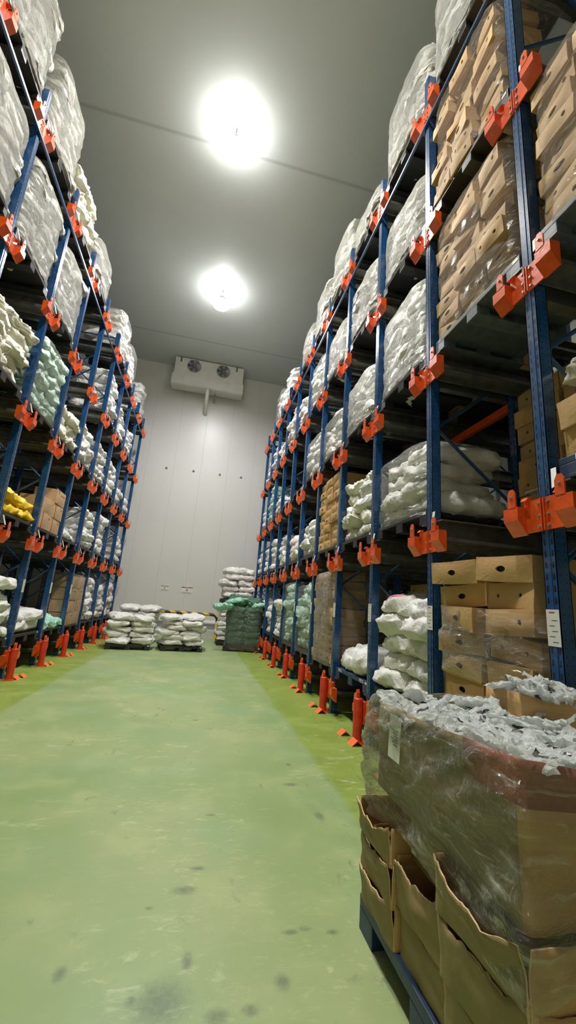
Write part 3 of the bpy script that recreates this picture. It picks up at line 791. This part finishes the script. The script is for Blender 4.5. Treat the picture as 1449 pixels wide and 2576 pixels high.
sacks(L_, 7, 4, 'W', .85); sacks(L_, 7, 3, 'W', .5); sacks(L_, 7, 1, 'W', 1.0)
sacks(L_, 8, 5, 'W', 1.2, 'film'); sacks(L_, 8, 3, 'W', .5); sacks(L_, 8, 2, 'W', .9); sacks(L_, 8, 1, 'p', 1.1)

# dim second-row loads deep in the racks behind the open bays
cartons(R_, 3, 1, 'wide', 2, 7, 'film', depth=1.25, note=' pushed back')

cartons(R_, 2, 3, 'wide', 2, 6, depth=1.25, note=' pushed back')
cartons(R_, 3, 3, 'wide', 2, 7, depth=1.25, note=' pushed back')
cartons(R_, 4, 3, 'wide', 2, 7, depth=1.25, note=' pushed back')

# ------------------------------------------------------------------ pallets standing on the floor at the end of the aisle
FL = {}
def floor_pallet(x, y, rz, where, code='k', z=0.):
    copies(PAL[code], (x, y, z), (0, 0, rz + PI / 2), '%s pallet %s' % (PNAME[code], where), 'pallets on the floor', 'pallet')
def floor_sacks(x, y, rz, z, code, layers, cols, where, grp, lh=.165, mess=1.):
    ca, sa = math.cos(rz), math.sin(rz)
    for k in range(layers):
        for c_ in range(cols):
            u = (c_ - (cols - 1) / 2) * (1.16 / cols) + rnd.uniform(-.04, .04) * mess; v = rnd.uniform(-.04, .04) * mess
            px, py = x + ca * u - sa * v, y + sa * u + ca * v
            cd = code[k % len(code)]
            put_sack(cd, (px, py, z + k * lh - .012), rz + PI / 2 + rnd.uniform(-.1, .1) * mess, (1., 1.16 / cols / .6, lh / .205 * 1.05),
                     '%s sack, %s column, %s layer up, on pallet %s' % (SNAME[cd], ['left', 'right', 'third'][c_] if cols > 1 else 'single', ordn(k), where), grp)
rz = math.atan2(.30, 1.13) * .6
floor_pallet(-1.74, 12.48, rz, 'on floor at left end of aisle')
floor_sacks(-1.74, 12.46, rz, PH, 'W', 5, 2, 'at left end of aisle', 'sacks at the end of the aisle', .155, 2.3)
floor_pallet(-1.86, 14.35, 0, 'on floor behind left floor stack')
floor_sacks(-1.86, 14.33, 0, PH, 'W', 6, 2, 'behind left floor stack', 'sacks at the end of the aisle', .165)
floor_pallet(-.26, 12.70, .17, 'on floor in middle of aisle end')
floor_sacks(-.26, 12.68, .17, PH, 'W', 6, 2, 'in middle of aisle end', 'sacks at the end of the aisle', .142, 2.4)
floor_pallet(1.58, 13.40, -.12, 'under dark green load at right end')
for k in range(7):
    for c_ in range(2):
        u = (c_ - .5) * .56; o = obj('sack', rnd.choice(SK['D']), None, (1.58 + u, 13.42 - u * .12, PH + k * .205 - .01), (0, 0, -.12 + PI / 2 + rnd.uniform(-.05, .05)), (1., .92, 1.25))
        tag(o, 'dark green mesh sack, %s column, %s layer of film-wrapped pallet' % (['left', 'right'][c_], ordn(k)), 'sack', 'dark green sacks at the aisle end')
for k, (dx, dy, dz, r_) in enumerate([(-.28, 0, 1.50, .2), (.25, .04, 1.46, -.3), (-.42, -.02, 1.34, 1.1), (.40, -.04, 1.40, -.2), (-.05, .1, 1.56, .5)]):
    o = obj('cloth_sack', SK['M'][k % 3], None, (1.58 + dx, 13.36 + dy, dz), (rnd.uniform(-.25, .25), rnd.uniform(-.3, .3), r_ + PI / 2), (.62, .72, .55))
    tag(o, 'crumpled mint green empty sack draped on dark green load, %s' % ['left front', 'right front', 'hanging over left edge', 'hanging over right edge', 'topmost'][k], 'sack', 'mint empty sacks on the green load')
o = obj('stretch_film', film_shell('stretch_film', 1.16, 1.08, 1.42, 901, M['filmfront'], amp=.03, top=False), None, (1.58, 12.90 - .0, .04), (0, 0, -.12 + PI / 2))
o.location = (1.58, 13.36, .04)
tag(o, 'shiny clear stretch film round dark green load', 'film', 'stretch film on floor pallets')
# tall double stack behind it
floor_pallet(1.45, 14.9, 0, 'on floor behind dark green load')
floor_sacks(1.45, 14.9, 0, PH, 'W', 8, 2, 'behind dark green load', 'sacks at the end of the aisle', .165)
floor_pallet(1.45, 14.9, 0, 'on top of stack behind dark green load', z=1.48)
floor_sacks(1.45, 14.9, 0, 1.48 + PH, 'Wp', 5, 2, 'stacked high behind dark green load', 'sacks at the end of the aisle', .22)

# ------------------------------------------------------------------ foreground pallet with wrapped cartons and printed bags
FP = dict(x0=1.0, x1=2.08, y0=1.14, y1=2.27)
pb = copies(make_pallet(M['palletblue'], False, w=FP['y1'] - FP['y0'] + .02, d=1.08), (FP['x0'], (FP['y0'] + FP['y1']) / 2, 0), (0, 0, 0),
            'dark blue plastic pallet under the film-wrapped cartons, foreground right', 'pallets on the floor', 'pallet')
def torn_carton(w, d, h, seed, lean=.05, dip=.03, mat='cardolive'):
    """open carton, front wall toward -x with ragged, leaning top edge"""
    R = random.Random(seed); off = Vector((R.uniform(0, 50), R.uniform(0, 50), R.uniform(0, 50)))
    r = empty('open_carton'); th = .006
    def wall(p0, p1, nrm, lean, rag, dip, nu=26, nv=8):
        mb = MB(); p0, p1, nrm = Vector(p0), Vector(p1), Vector(nrm); vs = []
        for side in (0, 1):
            for i in range(nu + 1):
                u = i / nu; b_ = p0.lerp(p1, u)
                top = h * (1 + rag * noise.noise(Vector((u * 5, 0, 0)) + off) + rag * .5 * noise.noise(Vector((u * 22, 3, 0)) + off)) - dip * math.sin(u * PI)
                for j in range(nv + 1):
                    v = j / nv; z = top * v
                    o_ = lean * v ** 2 * (.55 + .45 * math.sin(u * PI + off.x)) + .012 * math.sin(v * PI) * math.sin(u * PI) + noise.noise(Vector((u * 3, v * 3, 1)) + off) * .010
                    q = b_ + nrm * (o_ + (th if side else 0)); vs.append((q.x, q.y, z))
        N = (nu + 1) * (nv + 1); A = lambda s_, i, j: s_ * N + i * (nv + 1) + j
        for i in range(nu):
            for j in range(nv):
                mb.f.append([A(0, i, j), A(0, i + 1, j), A(0, i + 1, j + 1), A(0, i, j + 1)]); mb.m.append(0); mb.s.append(True)
                mb.f.append([A(1, i, j + 1), A(1, i + 1, j + 1), A(1, i + 1, j), A(1, i, j)]); mb.m.append(0); mb.s.append(True)
            mb.f.append([A(0, i, nv), A(0, i + 1, nv), A(1, i + 1, nv), A(1, i, nv)]); mb.m.append(1); mb.s.append(False)
        for i in (0, nu):
            for j in range(nv): mb.f.append([A(0, i, j), A(0, i, j + 1), A(1, i, j + 1), A(1, i, j)]); mb.m.append(1); mb.s.append(False)
        mb.v = vs; return mb
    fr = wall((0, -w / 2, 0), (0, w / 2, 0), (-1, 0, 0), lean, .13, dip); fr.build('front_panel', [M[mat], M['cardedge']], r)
    wall((0, -w / 2, 0), (d, -w / 2, 0), (0, -1, 0), .01, .05, .0).build('side_panel', [M['card'], M['cardedge']], r)
    wall((0, w / 2, 0), (d, w / 2, 0), (0, 1, 0), .0, .05, .0).build('side_panel', [M['card'], M['cardedge']], r)
    wall((d, -w / 2, 0), (d, w / 2, 0), (1, 0, 0), .0, .03, .0).build('back_panel', [M['card'], M['cardedge']], r)
    MB().box(.005, -w / 2 + .005, .002, d - .005, w / 2 - .005, .008).build('bottom_panel', M['card'], r)
    return r
yc = lambda a, b_: (a + b_) / 2
tc = [  # y range, z, height, depth offset, lean, dip
    (1.14, 1.56, .15, .20, .02, .012, .015), (1.14, 1.56, .335, .205, .0, .018, .015), (1.14, 1.56, .525, .17, -.01, .03, .045),
    (1.57, 1.90, .15, .19, .03, .02, .02), (1.57, 1.90, .33, .18, .01, .02, .03), (1.57, 1.90, .50, .19, .08, .0, .0),
    (1.91, 2.25, .15, .165, .0, .03, .02), (1.91, 2.25, .30, .165, -.01, .02, .03), (1.91, 2.25, .455, .15, -.02, .03, .04)]
k = 0
for (ya, yb, z, h, dx, ln, dp) in tc:
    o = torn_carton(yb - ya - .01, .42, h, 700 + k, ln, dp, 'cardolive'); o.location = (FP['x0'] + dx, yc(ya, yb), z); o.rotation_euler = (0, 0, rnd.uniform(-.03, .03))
    tag(o, 'torn open brown carton, %s column from camera, %s layer on foreground pallet' % (['nearest', 'middle', 'farthest'][k // 3], ['bottom', 'middle', 'top'][k % 3]), 'carton', 'torn cartons on the foreground pallet'); k += 1
# inner cartons that carry the upper layer
for j, (xa, lab) in enumerate([(1.50, 'inner'), (1.80, 'rear')]):
    for q in range(3):
        me, hl = CT['wide'][q]
        o = obj('carton', me, None, (xa - .02, 1.42 + (q % 1), .15 + q * .178), (0, 0, 0), (.52, .96, .90))
        tag(o, 'brown %s carton, near side, %s layer inside foreground pallet' % (lab, ordn(q)), 'carton', 'cartons on the foreground pallet')
        o = obj('carton', me, None, (xa - .02, 1.98, .15 + q * .178), (0, 0, 0), (.52, .96, .90))
        tag(o, 'brown %s carton, far side, %s layer inside foreground pallet' % (lab, ordn(q)), 'carton', 'cartons on the foreground pallet')
# big open-topped carton layer that holds the bags
def outline(x0, x1, y0, y1, r, n=8):
    pts = []
    for (cx, cy, a0, rr) in ((x1 - r, y1 - r, 0, r), (x0 + r * 1.6, y1 - r * 1.6, PI / 2, r * 1.6), (x0 + r * .3, y0 + r * .3, PI, r * .3), (x1 - r, y0 + r, 1.5 * PI, r)):
        rr_ = rr; 
        for q in range(n + 1):
            a = a0 + PI / 2 * q / n; pts.append((cx + rr_ * math.cos(a), cy + rr_ * math.sin(a)))
    res = []
    for i in range(len(pts)):
        a, b_ = pts[i], pts[(i + 1) % len(pts)]; L = math.dist(a, b_); m_ = max(1, int(L / .035))
        for q in range(m_): res.append((a[0] + (b_[0] - a[0]) * q / m_, a[1] + (b_[1] - a[1]) * q / m_))
    return res
def rimz(x, y): return 1.158 - .075 * (y - 1.14) / 1.13 - .16 * (x - 1.0) * (1 - (y - 1.14) / 1.13)
def ring_wall(name, zlo, ofs, seed, amp, mat, nv=14, inner=None, zhi_ofs=0., flare=0., fold=0.):
    off = Vector((seed * 3.1, seed * 1.7, 0)); O = outline(FP['x0'] - ofs, FP['x1'] + ofs, FP['y0'] - ofs, FP['y1'] + ofs, .085)
    cx, cy = yc(FP['x0'], FP['x1']), yc(FP['y0'], FP['y1']); mb = MB(); vs = []; n = len(O)
    for j in range(nv + 1):
        v = j / nv
        for (x, y) in O:
            zt = rimz(x, y) + zhi_ofs + .012 * noise.noise(Vector((x * 6, y * 6, 5)) + off); zb = zlo(x, y) if callable(zlo) else zlo
            z = zb + (zt - zb) * v
            d_ = Vector((x - cx, y - cy, 0)).normalized()
            a = noise.noise(Vector((x * 3.2 + z * 2.5, y * 3.2, z * 4.5)) + off) * amp + max(0, 1 - abs(noise.noise(Vector((x * 4 + z * 5, y * 4 + z * 5, z * 6)) + off * 1.3)) * 3) ** 2 * amp * .5
            if fold:
                s_ = (x + y) * .55 + z * 1.0
                a += fold * max(0, 1 - abs(noise.noise(Vector((s_ * 9, (y - x) * 1.2, z * 1.6)) + off)) * 4) ** 2 + fold * .5 * max(0, 1 - abs(noise.noise(Vector((s_ * 22, (y - x) * 2.5, z * 2)) + off)) * 4) ** 2
            a += flare * math.sin(v * PI) + (-.03 * max(0, v - .9) / .1 if inner is None and zhi_ofs > 0 else 0)
            vs.append((x + d_.x * a, y + d_.y * a, z))
    mb.add(vs, [(j * n + i, j * n + (i + 1) % n, (j + 1) * n + (i + 1) % n, (j + 1) * n + i) for j in range(nv) for i in range(n)], 0, True)
    return mb
wallmb = ring_wall('w', .70, -.022, 3, .018, None, flare=.0)
me = wallmb.mesh('bin_wall', [M['cardolive'], M['cardred'], M['card']])  # olive walls have floor bounce and shade painted in
for p in me.polygons:
    c_ = p.center
    if c_.z > rimz(c_.x, c_.y) - .13 and c_.y < 1.45: p.material_index = 1
    elif c_.y < 1.19: p.material_index = 2
bn = empty('open_bin', (0, 0, 0)); tag(bn, 'large open-topped carton full of printed bags, top of foreground pallet', 'carton')
bw = obj('bin_wall', me, bn); sm = bw.modifiers.new('thickness', 'SOLIDIFY'); sm.thickness = .007; sm.offset = -1
MB().box(1.03, 1.17, .70, 2.05, 2.24, .71).build('bin_floor', M['card'], bn)
MB().box(1.05, 1.19, .712, 2.03, 2.20, .93).build('packed_filling', M['bag'], bn)
# raised inner carton at the back right of the top
ic = empty('open_carton', (1.78, 1.90, 1.0)); tag(ic, 'brown open carton rim standing among bags, right of foreground pallet top', 'carton', None)
fw = MB()
for j, (a, b_) in enumerate([((0, .10), (.62, -.16)), ((0, .10), (.03, .42))]):
    n = 14; vs = []
    for s_ in (0, .008):
        for q in range(n + 1):
            u = q / n
            for v in (0, .33, .66, 1):
                x = a[0] + (b_[0] - a[0]) * u; y = a[1] + (b_[1] - a[1]) * u
                vs.append((x + s_ * .3, y + s_ + .012 * math.sin(u * PI * 1.5) * v, v * (.185 - .02 * u) + .004 * math.sin(u * 17)))
    N = (n + 1) * 4
    fs = []
    for q in range(n):
        for v in range(3):
            for s_ in (0, 1): fs.append((s_ * N + q * 4 + v, s_ * N + (q + 1) * 4 + v, s_ * N + (q + 1) * 4 + v + 1, s_ * N + q * 4 + v + 1))
        fs.append((q * 4 + 3, (q + 1) * 4 + 3, N + (q + 1) * 4 + 3, N + q * 4 + 3))
    m2 = MB(); m2.add(vs, fs, 0, True); m2.build('side_panel', M['card'], ic)
# stretch film over the upper part
def zlow(x, y): return .60 + .05 * math.sin(x * 7 + y * 4) - .05 * (y - 1.14)
fm = ring_wall('f', zlow, .012, 8, .034, None, nv=40, zhi_ofs=.03, flare=.016, fold=.018)
o = fm.build('stretch_film', M['filmfront'])
tag(o, 'crinkled clear stretch film round top of foreground carton pallet', 'film', 'stretch film on floor pallets')
# pasted label under the film
lb = empty('pallet_label', (1.008, 1.875, 1.0), (0, .05, 0)); tag(lb, 'pale printed paper label under film on foreground pallet side', 'label')
lm = MB(); lm.box(-.036, -.055, -.10, -.034, .055, .085); lm.build('paper', M['tag'], lb)
pm = MB()
for q in range(6): pm.box(-.0375, -.03, .02 - q * .012, -.036, .03 - (q % 3) * .012, .026 - q * .012)
pm.build('printed_lines', M['greypaint'], lb)
# the printed bags
def bag_mesh(seed):
    R = random.Random(seed); off = Vector((R.uniform(0, 50), R.uniform(0, 50), R.uniform(0, 50)))
    nx, ny = 18, 13; sx, sy, h = R.uniform(.17, .25), R.uniform(.12, .16), R.uniform(.014, .028); vs = []; idx = {}; fs = []; ms = []
    pu, pv = R.randint(5, 9), R.randint(4, 7); L = R.randint(3, 5)
    for sg in (1, -1):
        for i in range(nx + 1):
            for j in range(ny + 1):
                rim = i in (0, nx) or j in (0, ny)
                if rim and sg < 0: idx[(sg, i, j)] = idx[(1, i, j)]; continue
                u, v = i / nx * 2 - 1, j / ny * 2 - 1
                prof = max(0, (1 - u ** 4) * (1 - v ** 4)) ** .5
                p = Vector((sx * .5 * u, sy * .5 * v * (1 - .25 * (1 - abs(u)) * 0), sg * h * .5 * prof))
                p += noise.noise_vector(p * 9 + off) * .026 + noise.noise_vector(p * 26 + off) * .005
                p.z += .014 * (1 - 2 * abs(noise.noise(Vector((p.x * 16, p.y * 16, seed)) + off))) + .01 * (1 - 2 * abs(noise.noise(Vector((p.x * 34, p.y * 30, seed)) + off)))
                if abs(u) > .7: p += noise.noise_vector(Vector((u * 3, v * 3, 0)) + off) * .03 * (abs(u) - .7) / .3
                idx[(sg, i, j)] = len(vs); vs.append(p)
        for i in range(nx):
            for j in range(ny):
                q = [idx[(sg, i, j)], idx[(sg, i + 1, j)], idx[(sg, i + 1, j + 1)], idx[(sg, i, j + 1)]] if sg < 0 or True else None
    for sg in (1, -1):
        for i in range(nx):
            for j in range(ny):
                q = [idx[(sg, i, j)], idx[(sg, i + 1, j)], idx[(sg, i + 1, j + 1)], idx[(sg, i, j + 1)]]
                fs.append(q if sg > 0 else q[::-1]); ms.append(1 if (pu <= i < pu + L + 2 and pv <= j < pv + 2) or (seed % 3 == 0 and i == 4 and 3 <= j < 6) else 0)
    mb = MB(); mb.v = [tuple(p) for p in vs]; mb.f = fs; mb.m = ms; mb.s = [False for _ in fs]
    return mb.mesh('bag_mesh', [M['bag'], M['bagprint']])
BAGS = [bag_mesh(900 + k) for k in range(9)]
R2 = random.Random(5)
nb = 0
rows = []
for layer in range(2):
    for iy in range(9):
        for ix in range(7):
            x = 1.125 + ix * .142 + R2.uniform(-.035, .035); y = 1.25 + iy * .115 + R2.uniform(-.04, .04)
            if x > 2.04 or y > 2.22 or (x < 1.13 and y > 2.12): continue
            rows.append((layer, ix, iy, x, y))
for (layer, ix, iy, x, y) in rows:
    z = rimz(x, y) - .075 + layer * .045 + R2.uniform(-.01, .03)
    if layer == 1 and R2.random() < .25: continue
    o = obj('printed_bag', R2.choice(BAGS), None, (x, y, z), (R2.uniform(-.5, .5), R2.uniform(-.5, .5), R2.uniform(0, 2 * PI)))
    tag(o, 'clear printed plastic bag, %s row back, %s from left, %s bags in foreground carton' % (ordn(iy), ordn(ix), ['lower', 'upper'][layer]), 'bag', 'printed bags in the foreground carton'); nb += 1
for q in range(10):
    o = obj('printed_bag', R2.choice(BAGS), None, (1.86 + (q % 4) * .07, 1.98 + (q // 4) * .09, 1.17 + R2.uniform(0, .03)), (R2.uniform(-.6, .6), R2.uniform(-.6, .6), R2.uniform(0, 6)))
    tag(o, 'clear printed plastic bag behind raised carton rim, %s from left, %s row' % (ordn(q % 4), ordn(q // 4)), 'bag', 'printed bags in the foreground carton')

# ------------------------------------------------------------------ link the sacks: the 300 nearest singly, the far rest as one
white = [s for s in SPEC if s[0] in 'Wcpg']; rest = [s for s in SPEC if s[0] not in 'Wcpg']
pr = lambda s: (s[2] - CAM).length
white.sort(key=pr)
for s in rest + white[:300]:
    o = obj('sack', s[1], None, s[2], s[3], s[4]); tag(o, s[5], 'sack', s[6])
far = white[300:]
if far:
    mb = MB(); mats = [M['white'], M['cream'], M['pinkwhite'], M['greywhite']]
    for (code, me, loc, rot, sc, lab, g) in far:
        T = Matrix.LocRotScale(loc, __import__('mathutils').Euler(rot), Vector(sc))
        mb.add([T @ v.co for v in me.vertices], [list(p.vertices) for p in me.polygons], 'Wcpg'.index(code), True)
    o = mb.build('distant_sacks', mats); tag(o, 'mass of white sacks far down both racks by the back wall', 'sacks', None, 'stuff')
for o in list(S.objects):
    if o.get('label', '').startswith('white sack, left column, fifth layer up, lowest tier, third right'):
        o.data = o.data.copy(); o.data.materials.append(M['pink'])
        for p in o.data.polygons:
            c_ = p.center
            if (c_.x - .10) ** 2 / .012 + (c_.y - .02) ** 2 / .008 + noise.noise(c_ * 14) * .7 < 1 and c_.z > .12: p.material_index = 1
        o['label'] = o['label'].replace('white sack', 'white sack with pink patch').replace(' layer up', ' layer')
for o in PROTOS:
    if '_used' in o: del o['_used']
for p in list(PAL.values()):
    if '_used' in p: del p['_used']

# ------------------------------------------------------------------ camera, world, view
cam = bpy.data.cameras.new('camera'); co_ = bpy.data.objects.new('camera', cam); COL.objects.link(co_)
pt_, yw, rl = .22995, .20298, .0770
cp, sp_, cy, sy, cr, sr = math.cos(pt_), math.sin(pt_), math.cos(yw), math.sin(yw), math.cos(rl), math.sin(rl)
f = Vector((sy * cp, cy * cp, sp_)); rt = Vector((cy, -sy, 0)); up = rt.cross(f)
r_ = rt * cr + up * sr; u_ = -rt * sr + up * cr
m = Matrix((r_, u_, -f)).transposed().to_4x4(); m.translation = CAM
co_.matrix_world = m
cam.sensor_fit = 'VERTICAL'; cam.sensor_height = 24.; cam.sensor_width = 24.; cam.lens = 1001.957 / 2576 * 24.; cam.clip_start = .05; cam.clip_end = 100
S.camera = co_
w = bpy.data.worlds.new('world'); S.world = w; w.use_nodes = True
w.node_tree.nodes['Background'].inputs[0].default_value = (.05, .05, .05, 1); w.node_tree.nodes['Background'].inputs[1].default_value = .0
S.view_settings.view_transform = 'Standard'; S.view_settings.look = 'None'; S.view_settings.gamma = 1; S.view_settings.exposure = 0.; S.view_settings.use_curve_mapping = False
S.cycles.max_bounces = 8; S.cycles.transparent_max_bounces = 16; S.cycles.diffuse_bounces = 5
S.cycles.sample_clamp_indirect = 6.; S.cycles.use_denoising = True
labs = {}
for o in S.objects:
    if o.parent is None and 'label' in o: labs.setdefault(o['label'], []).append(o.name)
print('DUP LABELS', [(k, len(v)) for k, v in labs.items() if len(v) > 1][:20], 'top', sum(1 for o in S.objects if o.parent is None), 'far', len(far), 'bags', nb)
